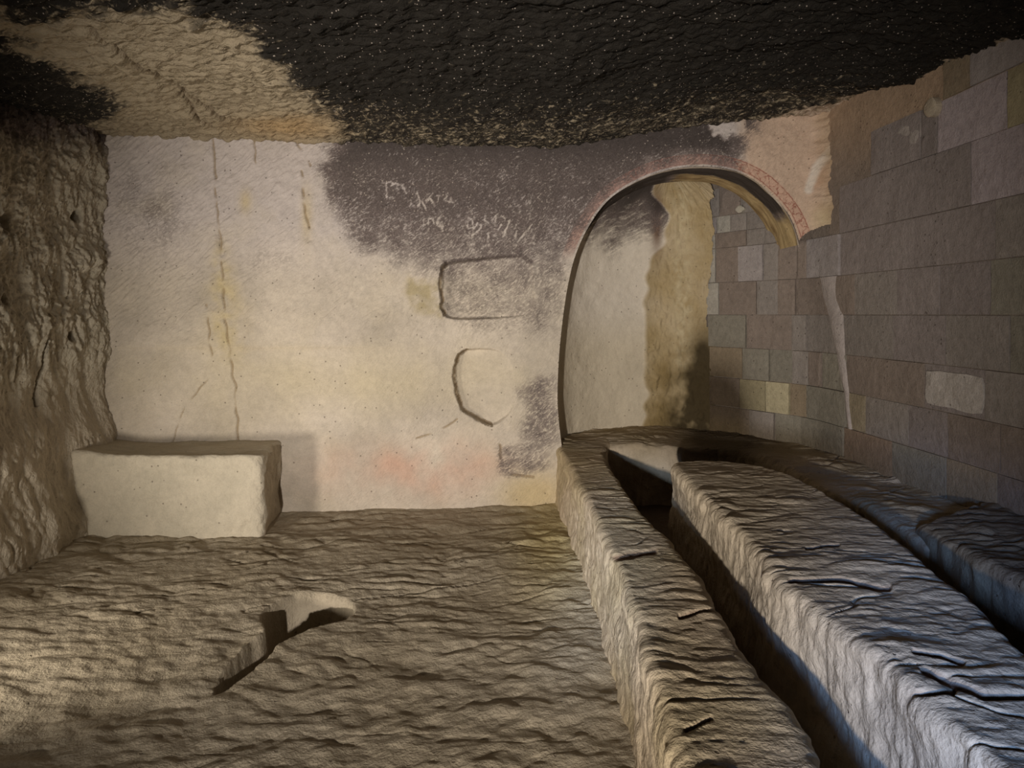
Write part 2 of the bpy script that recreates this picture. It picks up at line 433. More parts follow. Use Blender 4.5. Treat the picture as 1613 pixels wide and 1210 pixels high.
# the rock wall stops where the masonry rises on the right below the lobe
lobe = sdf_poly(PX, PY, [(1240, 100), (1500, 100), (1500, 190), (1360, 225), (1330, 270), (1318, 330), (1308, 352), (1285, 360), (1262, 372), (1250, 395), (1235, 398)])
cut = ((PX > 1246) & (lobe > 0 + 3 * perlin(X * 18, Z * 18, 3))).ravel()[fq].any(1)
keep = ~inside & ~cut
snr, sor = sn_.ravel()[fq].mean(1), so_.ravel()[fq].mean(1)
bandf = (inband.ravel()[fq].mean(1) > 0.3) & keep
nf = (snr < 0.012) & keep; of = (sor < 0.010) & keep & ~nf
AT = {'col': base.reshape(-1, 3), 'soot': soot.ravel(), 'arc': np.stack([arcS, sd, zmask], -1).reshape(-1, 3)}
wall_back = struct(make_mesh('wall_back', P, fq[keep & ~nf & ~of & ~bandf], M_WALL, attrs=AT))
wall_back['label'] = 'pale rock-cut back wall, sooty above, with two shallow niches and a round arch'
o = make_mesh('wall_niche', P, fq[nf], M_WALL, wall_back, AT); o['label'] = 'shallow rectangular niche cut in the sooty rock'
o = make_mesh('wall_niche', P, fq[of], M_WALL, wall_back, AT); o['label'] = 'shallow oval niche in the pale plaster'
o = make_mesh('painted_border', P, fq[bandf], M_WALL, wall_back, AT); o['label'] = 'red zigzag painted border around the arch'

# soffit of the arch
j0 = [k for k in range(len(A)) if A[k, 1] > -0.1]
nS = 420; a_s = np.linspace(0, sarc[-1], nS)
ax_ = np.interp(a_s, sarc, A[:, 0]); az_ = np.interp(a_s, sarc, A[:, 1])
kd = 56; dep = np.linspace(0, 0.46, kd)
SX, D_ = np.meshgrid(ax_, dep); SZ, _ = np.meshgrid(az_, dep); SS, _ = np.meshgrid(a_s, dep)
tx, tz = np.gradient(ax_), np.gradient(az_); ln = np.hypot(tx, tz); nx, nz = -tz / ln, tx / ln    # outward
hh = 0.010 * fbm(SS * 3, D_ * 14, 1.0, 3) + 0.006 * np.abs(perlin(SS * 8, D_ * 40, 2)) - 0.018 * sstep(0.0, 0.10, D_) * sstep(0.18, 0.10, D_)
hh *= sstep(0.0, 0.02, D_)
hh += 0.02 * sstep(0.30, 0.46, D_)      # closes a little towards the back
SXd = SX + hh * nx[None, :] * -1 * -1 * 1; SZd = SZ + hh * nz[None, :]
sgn = np.sign((ax_ - 1.3) * nx + (az_ - 1.9) * nz)[None, :]
SXd = SX - hh * nx[None, :] * sgn; SZd = SZ - hh * nz[None, :] * sgn
SY = wallY(SX) + D_
wl = wallY(SX) - 0.0
Ps = np.stack([SXd, SY, SZd], -1)
spx, spy = proj(Ps)
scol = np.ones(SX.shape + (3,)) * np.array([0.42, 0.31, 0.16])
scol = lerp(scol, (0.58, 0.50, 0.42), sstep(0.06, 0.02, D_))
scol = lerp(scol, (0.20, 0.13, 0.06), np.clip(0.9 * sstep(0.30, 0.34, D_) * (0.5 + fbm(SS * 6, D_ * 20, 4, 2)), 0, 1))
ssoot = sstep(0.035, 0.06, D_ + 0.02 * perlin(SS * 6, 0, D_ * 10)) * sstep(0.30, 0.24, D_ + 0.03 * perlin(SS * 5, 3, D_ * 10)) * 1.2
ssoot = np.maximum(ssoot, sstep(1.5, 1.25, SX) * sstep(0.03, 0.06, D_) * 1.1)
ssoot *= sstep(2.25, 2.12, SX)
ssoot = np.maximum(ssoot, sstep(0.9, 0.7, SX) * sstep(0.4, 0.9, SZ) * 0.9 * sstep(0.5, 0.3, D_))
sf = grid_faces(*SX.shape)
rt = ((SX > 1.9) & (SZ < 2.03 + 0.03 * perlin(SS * 14, D_ * 10, 1) + 0.05 * D_)).ravel()[sf].any(1)
o = make_mesh('arch_soffit', Ps.reshape(-1, 3), sf[~rt], M_APSE, wall_back, {'col': scol.reshape(-1, 3), 'soot': ssoot.ravel()})
o['label'] = 'soot-blackened underside of the round arch'

# apse behind the arch
nz_, nph = 330, 420
zz = np.linspace(-0.1, 2.70, nz_); ph = np.linspace(0, math.radians(152), nph)
PHI, ZZ = np.meshgrid(ph, zz)
rise = np.clip((ZZ - 1.75) / (2.72 - 1.75), 0, 1)
rr = np.sqrt(np.clip(1 - rise ** 2.4, 0, 1))
xc = 1.33
lx = np.interp(ZZ, [-0.1, 0.5, 1.0, 1.5, 2.0], [0.93, 0.96, 0.97, 0.95, 0.93])
AX = xc - lx * rr * np.cos(PHI)
AY = 5.42 + 0.93 * (0.35 + 0.65 * rr) * np.sin(PHI) ** 0.85
Pa = np.stack([AX, AY, ZZ], -1)
apx, apy = proj(Pa)
nn = fbm(PHI * 3, ZZ * 3, 5, 4)
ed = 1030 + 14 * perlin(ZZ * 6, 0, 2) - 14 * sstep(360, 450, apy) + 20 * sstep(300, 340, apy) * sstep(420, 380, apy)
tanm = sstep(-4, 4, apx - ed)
ha = 0.02 * fbm(PHI * 2, ZZ * 2, 1, 3) + 0.003 * fbm(PHI * 12, ZZ * 12, 3, 3) + tanm * (0.012 + 0.03 * np.abs(fbm(PHI * 9, ZZ * 7, 8, 4)))
Pa = Pa + (ha * (-np.cos(PHI)) * -1)[..., None] * np.array([1, 0, 0]) - (ha * np.sin(PHI))[..., None] * np.array([0, 1, 0])
acol = np.ones(AX.shape + (3,)) * np.array([0.70, 0.63, 0.53])
acol = lerp(acol, (0.52, 0.44, 0.30), sstep(470, 560, apy) * 0.6)
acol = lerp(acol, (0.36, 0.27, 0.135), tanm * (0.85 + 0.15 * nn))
acol = lerp(acol, (0.50, 0.42, 0.27), np.clip(tanm * 1.2 * np.exp(-((apx - 1075) / 14) ** 2) * (0.4 + fbm(PHI * 14, ZZ * 14, 2, 3)) * sstep(640, 560, apy), 0, 1))
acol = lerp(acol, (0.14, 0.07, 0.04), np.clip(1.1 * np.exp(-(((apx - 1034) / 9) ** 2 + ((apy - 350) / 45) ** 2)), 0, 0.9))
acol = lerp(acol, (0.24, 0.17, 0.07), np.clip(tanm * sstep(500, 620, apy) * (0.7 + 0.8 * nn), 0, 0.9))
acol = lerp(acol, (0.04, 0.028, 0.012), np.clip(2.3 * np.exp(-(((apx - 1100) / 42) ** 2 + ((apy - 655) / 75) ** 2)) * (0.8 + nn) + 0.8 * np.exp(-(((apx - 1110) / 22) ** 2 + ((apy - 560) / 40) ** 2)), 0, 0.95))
asoot = (1 - tanm) * sstep(440, 290, apy + 40 * perlin(PHI * 3, ZZ * 3, 1)) * 1.1
af = grid_faces(nz_, nph)
cutr = ((apx > 1124 - 10 * sstep(400, 500, apy) + 7 * perlin(ZZ * 9, PHI * 5, 4)) & (apy < 515)).ravel()[af].any(1)
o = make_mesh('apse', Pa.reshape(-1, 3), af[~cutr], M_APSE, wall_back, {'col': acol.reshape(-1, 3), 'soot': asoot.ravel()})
o['label'] = 'curved recess behind the arch, pale plaster on the left and ochre rock at the back'

# ------------------------------------------------------------------ left wall
ys = np.concatenate([np.linspace(-2.6, 2.9, 60, endpoint=False), np.arange(2.9, 5.15, 0.0075)])
zl = np.arange(-0.15, 3.2, 0.0075)
YY, ZL = np.meshgrid(ys, zl)
LX = -3.04 + 0.05 * fbm(YY * 1.5, ZL * 1.2, 1.0, 3) + 0.10 * sstep(0.95, 0.60, ZL) + 0.08 * sstep(0.55, 0.0, ZL) - 0.10 * sstep(2.2, 3.0, ZL) * sstep(4.6, 3.9, YY)
rg = 0.35 + 0.65 * sstep(0.9, 1.6, ZL + 0.3 * perlin(YY, ZL, 2))
wz_ = ZL + 0.1 * perlin(YY * 4, ZL * 4, 8)
LX += rg * (0.045 * np.abs(perlin(YY * 11 + wz_ * 3, wz_ * 4.5, 3)) + 0.034 * np.abs(perlin(YY * 24 + wz_ * 5, wz_ * 11, 5)) + 0.018 * np.abs(perlin(YY * 44, ZL * 26, 6)) + 0.007 * perlin(YY * 70, ZL * 60, 7))
LX += 0.03 * fbm(YY * 5, ZL * 2.5, 9, 3)
Pl = np.stack([LX, YY, ZL], -1); lpx, lpy = proj(np.stack([np.full_like(LX, -3.04), YY, ZL], -1))
lc = np.zeros_like(LX)
for pts in ([(75, 495), (68, 540), (66, 580), (60, 615), (61, 640)], [(25, 540), (23, 600)]):
    lc = np.maximum(lc, sstep(2.4, 0.5, d_line(lpx + 3 * perlin(YY * 9, ZL * 9, 4), lpy, pts)))
for cx_, cy_, r_ in ((8, 350, 9), (120, 340, 5), (5, 470, 6), (110, 530, 4)):
    lc = np.maximum(lc, sstep(r_ * 1.6, r_ * 0.5, np.hypot((lpx - cx_), (lpy - cy_) * 0.6)))
LX2 = LX - 0.06 * lc; Pl[..., 0] = LX2
lcol = np.ones(LX.shape + (3,)) * np.array([0.47, 0.42, 0.33])
lcol = lerp(lcol, (0.54, 0.47, 0.37), sstep(1.3, 0.6, ZL))
lcol = lerp(lcol, (0.12, 0.10, 0.07), 0.8 * lc)
lsoot = 0.95 * sstep(2.35, 2.85, ZL + 0.25 * perlin(YY * 2, ZL * 2, 7)) + 0.08 * sstep(60, 0, lpx) * sstep(700, 400, lpy)
wall_left = struct(make_mesh('wall_left', Pl.reshape(-1, 3), grid_faces(*YY.shape), M_SIDE, attrs={'col': lcol.reshape(-1, 3), 'soot': lsoot.ravel()}))
wall_left['label'] = 'rough pick-hewn rock wall at the left, dark and deeply furrowed'

# ------------------------------------------------------------------ ceiling
xc_ = np.arange(-3.45, 2.95, 0.0125)
yc_ = np.concatenate([np.linspace(-2.7, 2.3, 70, endpoint=False), np.arange(2.3, 5.9, 0.0105)])
XC, YC = np.meshgrid(xc_, yc_)
zback = 0.02 + np.interp(XC, [-3.1, 0.3, 1.0, 1.7, 2.3, 2.8], [2.83, 2.84, 2.95, 3.05, 3.10, 3.12])
slope = np.interp(XC, [-3, 0, 1.5, 2.6], [0.03, 0.02, 0.05, 0.115])
ZC = zback - slope * np.clip(5.2 - YC, 0, 3.0)
ZC += 0.055 * fbm(XC * 0.9 + 4, YC * 1.3, 3.0, 3) * sstep(0.0, 0.6, 5.25 - YC)
ZC += 0.05 * sstep(0.55, 0.0, 5.25 - YC) * -0.6
ZC -= 0.045 * np.abs(perlin(XC * 4.5 + YC, YC * 15, 2)) + 0.028 * np.abs(perlin(XC * 12, YC * 28, 5)) + 0.014 * perlin(XC * 25, YC * 40, 8)
Pc = np.stack([XC, YC, ZC], -1)
cpx, cpy = proj(np.stack([XC, YC, zback - slope * np.clip(5.2 - YC, 0, 3)], -1))
tan_px = [(-400, -300), (-300, 10), (0, 10), (30, 25), (70, 18), (150, 5), (300, 5), (400, 50), (455, 90), (480, 130), (500, 165), (530, 190), (548, 240),
          (100, 250), (190, 165), (150, 135), (90, 105), (0, 58), (-300, 30), (-600, -200)]
st_ = sdf_poly(cpx, cpy, tan_px) + 20 * fbm(XC * 4, YC * 5, 2, 3) + 10 * fbm(XC * 16, YC * 30, 6, 2)
csoot_light = sstep(-40, 30, st_) * (0.76 + 0.55 * sstep(4.9, 3.5, YC))  # soot thinned towards the back wall, standing in for grazing light
rr_ = sdf_poly(cpx, cpy, [(1165, 215), (1200, 182), (1270, 165), (1360, 150), (1470, 108), (1613, 48), (2600, -300), (2600, 400), (1165, 400)]) + 8 * fbm(XC * 12, YC * 12, 4, 3)
csoot_light *= sstep(-3, 5, rr_)
cc = np.zeros_like(XC)
for pts in ([(140, 40), (190, 70), (235, 105), (290, 150), (340, 175), (380, 192)], [(285, 150), (310, 180), (330, 190)]):
    cc = np.maximum(cc, sstep(3.2, 0.6, d_line(cpx + 6 * perlin(XC * 8, YC * 8, 4), cpy, pts)))
Pc[..., 2] += 0.035 * cc
ccol = np.ones(XC.shape + (3,)) * np.array([0.33, 0.27, 0.185])
ccol = lerp(ccol, (0.46, 0.30, 0.14), np.clip(np.exp(-(((cpx - 450) / 80) ** 2 + ((cpy - 195) / 15) ** 2)), 0, 1) * 0.7)
ccol = lerp(ccol, (0.52, 0.41, 0.32), sstep(5, -5, rr_))
ccol = lerp(ccol, (0.15, 0.11, 0.07), 0.7 * cc)
ceiling = struct(make_mesh('ceiling', Pc.reshape(-1, 3), grid_faces(*XC.shape), M_CEIL, attrs={'col': ccol.reshape(-1, 3), 'soot': csoot_light.ravel()}, flip=True))
ceiling['label'] = 'low uneven rock ceiling blackened by soot with a bare tan patch at the left'

# ------------------------------------------------------------------ floor
def ripple(x, y, s=1.0):
    wx = x + 0.10 * perlin(x * 3, y * 3, 21.0); wy = y + 0.05 * perlin(x * 4, y * 4, 31.0)
    a = np.abs(perlin(wx * 4.2 * s, wy * 11 * s, 1.5))
    b = np.abs(perlin(wx * 8 * s + 3, wy * 21 * s, 7.5))
    g = 0.35 + 0.65 * sstep(-0.25, 0.35, perlin(x * 1.5, y * 2.2, 41.0))
    cr = sstep(0.045, 0.0, np.abs(perlin(wx * 1.7, wy * 5.5, 13.0))) * sstep(0.0, 0.25, perlin(x * 2.3, y * 4, 17.0))
    return (0.036 * a + 0.015 * b) * g + 0.005 * perlin(x * 22, y * 40, 3.0) - 0.016 * cr


def floorpt(px, py, z=0.0):
    Y = (CH - z) * F / (py - HY); return ((px - CX) / F * Y, Y)


pit_px = [(338, 1088), (348, 1062), (366, 1040), (392, 1012), (418, 992), (412, 964), (448, 940), (500, 930), (546, 938), (558, 953),
          (540, 972), (500, 984), (465, 998), (434, 1016), (412, 1040), (385, 1060)]
pit_poly = catmull([floorpt(*p) for p in pit_px], 90, True)
fx = np.concatenate([np.arange(-3.35, 0.62, 0.0065)])
inv = np.linspace(1 / 5.6, 1 / 1.5, 640)
fy = np.concatenate([np.linspace(-2.7, 1.5, 40, endpoint=False), (1 / inv)[::-1]])
FX, FY = np.meshgrid(fx, fy)
nr_ = sstep(3.5, 2.7, FY + 0.5 * perlin(FX * 1.2, FY * 1.2, 3) - 0.25 * sstep(-0.8, -2.4, FX))
bump = 0.016 * fbm(FX * 4.5, FY * 6, 4, 3) + 0.012 * np.abs(perlin(FX * 7, FY * 10, 8))
rp_ = ripple(FX, FY)
fz = 0.035 * fbm(FX * 0.9, FY * 0.9, 12, 2) + 0.9 * rp_ * (1 - 0.85 * nr_) + bump * (0.35 + 0.65 * nr_) - 0.015
fz += 0.01 * sstep(4.5, 5.2, FY)
fpx, fpy = proj(np.stack([FX, FY, np.zeros_like(FX)], -1))
sp_ = sdf_poly(FX, FY, pit_poly) + 0.006 * perlin(FX * 18, FY * 18, 3)
fz -= 0.30 * sstep(0.004, -0.022, sp_) + 0.012 * sstep(0.03, 0.0, np.abs(sp_)) * 0
fz += 0.0
# shallow groove running out of the hole to the camera
fcol = np.ones(FX.shape + (3,)) * np.array([0.37, 0.315, 0.235])
fcol = lerp(fcol, (0.31, 0.255, 0.175), np.clip(0.5 + 1.1 * fbm(FX * 1.2, FY * 1.2, 5, 3), 0, 1) * 0.6)
fcol = lerp(fcol, (0.44, 0.36, 0.17), np.clip(np.exp(-((fpx - 870) / 60) ** 2 - ((fpy - 850) / 90) ** 2), 0, 1) * 0.8)
fcol = lerp(fcol, (0.55, 0.47, 0.36), np.clip(sstep(0.0, -0.02, sp_), 0, 1))
Pf = np.stack([FX, FY, fz], -1)
floor = struct(make_mesh('floor', Pf.reshape(-1, 3), grid_faces(*FX.shape), M_FLOOR, attrs={'col': fcol.reshape(-1, 3), 'soot': np.zeros(FX.size)}))
floor['label'] = 'rippled pick-hewn tan rock floor with a small crooked pit'
# trench floor
tx_ = np.arange(0.55, 2.9, 0.03); ty_ = np.arange(-2.7, 6.5, 0.03)
TX, TY = np.meshgrid(tx_, ty_)
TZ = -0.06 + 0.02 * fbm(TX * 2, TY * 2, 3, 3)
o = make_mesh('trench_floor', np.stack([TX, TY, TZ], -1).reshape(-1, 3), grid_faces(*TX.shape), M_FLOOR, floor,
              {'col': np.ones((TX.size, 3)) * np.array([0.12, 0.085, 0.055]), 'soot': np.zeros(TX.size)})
o['label'] = 'dark sunken footway between benches and table'


# ------------------------------------------------------------------ carved blocks
def slab(name, outline, z_top, z_bot, r, nrm_amp, mat, colf, n=900, kside=60, ktop=60, kr=10, rip=1.0, side=1.0, closed=True, edge=0.0, flare=0.0, gash=()):
    O = catmull(outline, n, True)
    if (O[:, 0] * np.roll(O[:, 1], -1) - O[:, 1] * np.roll(O[:, 0], -1)).sum() < 0: O = O[::-1].copy()
    O = O + edge * np.stack([perlin(O[:, 0] * 3, O[:, 1] * 3, 1), perlin(O[:, 0] * 3, O[:, 1] * 3, 5)], 1)
    T = np.roll(O, -1, 0) - np.roll(O, 1, 0); T /= np.linalg.norm(T, axis=1)[:, None]
    Nn = np.stack([T[:, 1], -T[:, 0]], 1)                        # outward for CCW
    ymin, ymax = O[:, 1].min(), O[:, 1].max()
    half = 0.45 * min(O[:, 0].max() - O[:, 0].min(), ymax - ymin)
    yy = np.clip(O[:, 1], ymin + half, ymax - half)
    order = np.argsort(O[:, 1])
    def xm(y):
        out = []
        for v in y:
            s = O[np.abs(O[:, 1] - v) < 0.03, 0]; out.append(0.5 * (s.min() + s.max()))
        return np.array(out)
    ys_ = np.linspace(yy.min(), yy.max(), 60); xs_ = xm(ys_)
    Md = np.stack([np.interp(yy, ys_, xs_), yy], 1)
    rows, nrm = [], []
    zt = z_top(O[:, 0], O[:, 1]) if callable(z_top) else np.full(n, z_top)
    for k in range(kside):
        t = k / kside; z = z_bot + (zt - r - z_bot) * t
        rows.append(np.column_stack([O + Nn * flare * (1 - t), z])); nrm.append(np.column_stack([Nn, np.zeros(n)]))
    for k in range(kr):
        a = math.pi / 2 * k / kr
        q = O - Nn * (r * (1 - math.cos(a)))
        rows.append(np.column_stack([q, zt - r + r * math.sin(a)]))
        nrm.append(np.column_stack([Nn * math.cos(a), np.full(n, math.sin(a))]))
    q0 = O - Nn * r
    for k in range(ktop + 1):
        u = k / ktop; q = q0 * (1 - u) + Md * u
        zq = z_top(q[:, 0], q[:, 1]) if callable(z_top) else np.full(n, z_top)
        rows.append(np.column_stack([q, zq])); nrm.append(np.tile([0, 0, 1.0], (n, 1)))
    Pq = np.array(rows); Nq = np.array(nrm)
    x, y, z = Pq[..., 0], Pq[..., 1], Pq[..., 2]
    up = Nq[..., 2]; z_mean = float(np.mean(zt)) - r
    dt = ripple(x, y, 1.15) * 0.8 * rip
    dsd = side * (0.026 * fbm(x * 3, y * 3, z * 4, 2) + 0.007 * np.abs(perlin(x * 9, y * 9, z * 5)) + 0.009 * perlin(x * 22, y * 22, z * 16) + 0.006 * np.abs(perlin(x * 44, y * 44, z * 30)))
    dsd = dsd + side * 0.022 * np.abs(perlin(x * 9, y * 9, 4.0)) * sstep(0.10, 0.0, np.abs(z - z_mean))
    d = nrm_amp * (dt * up + dsd * (1 - up))
    gx_, gy_ = proj(Pq); gk = np.zeros_like(x)
    for pts, wd in gash:
        gk = np.maximum(gk, sstep(wd * 1.6, wd * 0.3, d_line(gx_, gy_ + 6 * perlin(x * 7, y * 7, 2), pts)) * up)
    Pq = Pq + Nq * (d - 0.014 * gk)[..., None]
    cl, sootv = colf(Pq, up)
    cl = lerp(cl, (0.15, 0.075, 0.05), 0.8 * gk)
    Fq = grid_faces(Pq.shape[0], n, True)
    return make_mesh(name, Pq.reshape(-1, 3), Fq, mat, attrs={'col': cl.reshape(-1, 3), 'soot': sootv.ravel()})


def plaincol(c1, c2, crackcol=(0.20, 0.09, 0.05), ck=0.6):
    def f(Pq, up):
        x, y, z = Pq[..., 0], Pq[..., 1], Pq[..., 2]
        c = np.ones(x.shape + (3,)) * np.array(c1)
        c = lerp(c, c2, np.clip(0.5 + 1.2 * fbm(x * 2, y * 2, z * 2, 3), 0, 1))
        return c, np.zeros_like(x)
    return f


def tag(o, label, cat, group=None):
    o['label'] = label; o['category'] = cat
    if group: o['group'] = group
    return o


ledge = slab('stone_ledge', [(-3.2, 4.54), (-2.6, 4.50), (-2.0, 4.49), (-1.76, 4.49), (-1.69, 4.53), (-1.70, 4.62), (-1.75, 4.85), (-1.80, 5.12), (-2.2, 5.15), (-3.2, 5.1)],
             lambda x, y: 0.545 + 0.012 * perlin(x * 4, y * 4, 1) + 0.03 * sstep(-2.6, -3.0, x), -0.1, 0.022, 0.8, M_BENCH,
             plaincol((0.52, 0.46, 0.36), (0.46, 0.41, 0.32)), n=700, rip=0.35, side=0.9)
tag(ledge, 'low pale block seat carved against the back wall at the far left corner', 'ledge')

lb_left = [(0.44, 0.3), (0.41, 1.0), (0.395, 1.55), (0.405, 1.9), (0.425, 2.3), (0.435, 2.8), (0.435, 3.2), (0.43, 3.7), (0.41, 4.3), (0.385, 4.8), (0.37, 5.2), (0.36, 5.6)]
lb_right = [(0.80, 5.7), (0.76, 5.35), (0.69, 5.0), (0.67, 4.5), (0.68, 4.0), (0.69, 3.7), (0.74, 3.0), (0.745, 2.65), (0.725, 2.3), (0.735, 1.9), (0.73, 1.6), (0.74, 1.0), (0.76, 0.3)]
left_bench = slab('stone_bench', lb_right + lb_left, lambda x, y: 0.445 + 0.012 * perlin(x * 2, y * 2, 5) - 0.05 * sstep(1.55, 1.25, y), -0.15, 0.035, 1.0, M_BENCH,
                  plaincol((0.46, 0.37, 0.26), (0.40, 0.32, 0.20)), n=1500, kside=50, ktop=44, rip=0.50, edge=0.012, flare=0.02, side=1.0, gash=(([(958, 882), (985, 874), (1030, 868)], 4), ([(1070, 975), (1125, 963)], 2.5), ([(1080, 1150), (1120, 1130)], 2.5)))
tag(left_bench, 'long narrow rock-cut bench between the open floor and the dark footway', 'bench', 'rock-cut benches')

tb = [(1.02, 0.35), (1.42, 0.35), (1.43, 1.2), (1.47, 1.9), (1.54, 2.23), (1.60, 2.58), (1.67, 3.1), (1.685, 3.4), (1.665, 3.85), (1.62, 4.15),
      (1.50, 4.36), (1.32, 4.44), (1.15, 4.42), (1.06, 4.36), (1.03, 4.24), (1.01, 3.9), (1.0, 3.5), (1.0, 2.9), (0.965, 2.45), (0.995, 2.1), (1.02, 1.8), (1.02, 1.5), (1.02, 1.0)]


def tabcol(Pq, up):
    x, y, z = Pq[..., 0], Pq[..., 1], Pq[..., 2]
    c = np.ones(x.shape + (3,)) * np.array((0.50, 0.42, 0.31))
    c = lerp(c, (0.42, 0.35, 0.26), np.clip(0.5 + 1.2 * fbm(x * 2, y * 2, z * 2, 3), 0, 1))
    return c, np.zeros_like(x)


table = slab('stone_table', tb, lambda x, y: 0.54 + 0.015 * perlin(x * 1.5, y * 1.5, 9) - 0.012 * sstep(3.9, 4.5, y), -0.15, 0.032, 1.0, M_BENCH,
             tabcol, n=1700, kside=60, ktop=80, rip=0.62, side=1.0, edge=0.012, flare=0.01,
             gash=(([(1245, 915), (1290, 912), (1340, 917), (1400, 925)], 3.5), ([(1440, 1030), (1480, 1035), (1515, 1045)], 4),
                   ([(1430, 1105), (1440, 1095), (1500, 1092), (1505, 1080)], 4), ([(1455, 1060), (1500, 1078), (1550, 1100), (1613, 1100)], 5),
                   ([(1270, 862), (1320, 858)], 2)))
tag(table, 'long rock-cut table with a rounded far end and rippled worn top', 'table')


def strip_bench(name, front, back, zt, mat, c1, c2, n=700, endcap=False):
    A_ = catmull(front, n); B_ = catmull(back, n)
    rows = []; nr = []
    T = np.gradient(A_, axis=0); T /= np.linalg.norm(T, axis=1)[:, None]
    Nn = np.stack([T[:, 1], -T[:, 0]], 1)
    if ((B_ - A_) * Nn).sum() > 0: Nn = -Nn
    r = 0.04; kside, kr, ktop = 50, 8, 46
    for k in range(kside):
        z = -0.15 + (zt - r + 0.15) * k / kside
        rows.append(np.column_stack([A_, np.full(n, z)])); nr.append(np.column_stack([Nn, np.zeros(n)]))
    for k in range(kr):
        a = math.pi / 2 * k / kr
        rows.append(np.column_stack([A_ - Nn * r * (1 - math.cos(a)), np.full(n, zt - r + r * math.sin(a))])); nr.append(np.column_stack([Nn * math.cos(a), np.full(n, math.sin(a))]))
    q0 = A_ - Nn * r
    for k in range(ktop + 1):
        u = k / ktop
        rows.append(np.column_stack([q0 * (1 - u) + B_ * u, np.full(n, zt) - 0.02 * u * 0])); nr.append(np.tile([0, 0, 1.0], (n, 1)))
    Pq, Nq = np.array(rows), np.array(nr)
    x, y, z = Pq[..., 0], Pq[..., 1], Pq[..., 2]; up = Nq[..., 2]
    s_ = np.linspace(0, 1, n)[None, :]
    d = (ripple(x, y) * 0.9 + 0.03 * fbm(x * 1.5, y * 1.5, 3, 2)) * up + (0.03 * fbm(x * 3, y * 3, z * 3, 3) + 0.02 * np.abs(perlin(x * 12, y * 12, z * 5))) * (1 - up)
    if endcap:                                        # broken rounded end: drops to the floor at the far end
        e = sstep(0.045, 0.0, s_ * np.ones_like(x) + 0.01 * perlin(x * 9, y * 3, 2))
        Pq[..., 2] = Pq[..., 2] * (1 - e) + (-0.15) * e
        d = d * (1 - e)
    Pq = Pq + Nq * d[..., None]
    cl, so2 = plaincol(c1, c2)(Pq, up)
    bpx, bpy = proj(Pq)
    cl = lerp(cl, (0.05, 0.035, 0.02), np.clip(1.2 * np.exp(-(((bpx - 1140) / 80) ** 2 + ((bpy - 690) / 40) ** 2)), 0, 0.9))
    return make_mesh(name, Pq.reshape(-1, 3), grid_faces(Pq.shape[0], n), mat, attrs={'col': cl.reshape(-1, 3), 'soot': so2.ravel()}), Pq


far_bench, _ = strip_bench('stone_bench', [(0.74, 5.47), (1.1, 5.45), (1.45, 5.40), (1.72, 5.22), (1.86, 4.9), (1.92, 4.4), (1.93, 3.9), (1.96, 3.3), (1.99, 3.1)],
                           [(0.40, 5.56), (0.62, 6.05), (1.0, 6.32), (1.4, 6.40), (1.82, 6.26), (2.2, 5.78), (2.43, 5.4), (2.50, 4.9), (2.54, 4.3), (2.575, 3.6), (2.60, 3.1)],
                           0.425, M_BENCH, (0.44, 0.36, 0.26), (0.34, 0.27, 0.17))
tag(far_bench, 'rock-cut bench curving round the recess behind the far end of the table', 'bench', 'rock-cut benches')
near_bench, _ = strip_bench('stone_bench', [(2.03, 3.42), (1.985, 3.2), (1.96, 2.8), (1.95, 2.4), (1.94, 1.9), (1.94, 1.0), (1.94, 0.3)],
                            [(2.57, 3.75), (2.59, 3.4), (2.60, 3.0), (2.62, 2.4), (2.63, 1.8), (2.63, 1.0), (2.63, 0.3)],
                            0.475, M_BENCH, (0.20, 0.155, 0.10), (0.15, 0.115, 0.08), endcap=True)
tag(near_bench, 'broken-ended rock-cut bench along the block wall at the right edge', 'bench', 'rock-cut benches')

# ------------------------------------------------------------------ masonry wall on the right
path = catmull([(1.70, 6.42), (1.84, 6.22), (1.95, 6.08), (2.18, 5.76), (2.40, 5.40), (2.465, 5.02), (2.50, 4.5), (2.54, 4.0), (2.56, 3.56), (2.57, 3.2), (2.58, 2.6), (2.59, 2.2)], 500)
pn = np.gradient(path, axis=0); pl = np.linalg.norm(pn, axis=1); pn /= pl[:, None]
Ls = np.concatenate([[0], np.cumsum(np.linalg.norm(np.diff(path, axis=0), axis=1))])
ppx = CX + F * path[:, 0] / path[:, 1]
Nin = np.stack([pn[:, 1], -pn[:, 0]], 1)
if Nin[250, 0] > 0: Nin = -Nin


def px2s(px): return float(np.interp(px, ppx, Ls))
def at_s(s, off=0.0):
    x = np.interp(s, Ls, path[:, 0]) + off * np.interp(s, Ls, Nin[:, 0])
    y = np.interp(s, Ls, path[:, 1]) + off * np.interp(s, Ls, Nin[:, 1])
    return x, y


sg = np.linspace(0, Ls[-1], 260); zg = np.linspace(-0.1, 3.3, 200)
SG, ZG = np.meshgrid(sg, zg)
bx_, by_ = at_s(SG, -0.010 + 0.004 * fbm(SG * 5, ZG * 5, 2, 3))
# near part continues past the camera
ext_y = np.linspace(2.19, -2.6, 60); EY, EZ = np.meshgrid(ext_y, zg)
bx_ = np.hstack([bx_, np.full(EY.shape, 2.60)]); by_ = np.hstack([by_, EY]); bz_ = np.hstack([ZG, EZ])
Pm = np.stack([bx_, by_, bz_], -1)
mcol = np.ones(Pm.shape) * np.array([0.22, 0.18, 0.15])
mpx, mpy = proj(Pm)
up_ = sstep(300, 170, mpy)
mcol = lerp(mcol, (0.36, 0.26, 0.18), up_)
wall_right = struct(make_mesh('wall_right', Pm.reshape(-1, 3), grid_faces(*bx_.shape), M_STONE, attrs={'col': mcol.reshape(-1, 3), 'soot': np.zeros(bx_.size)}))
wall_right['label'] = 'coursed wall of large grey-brown cut blocks repairing the right side'

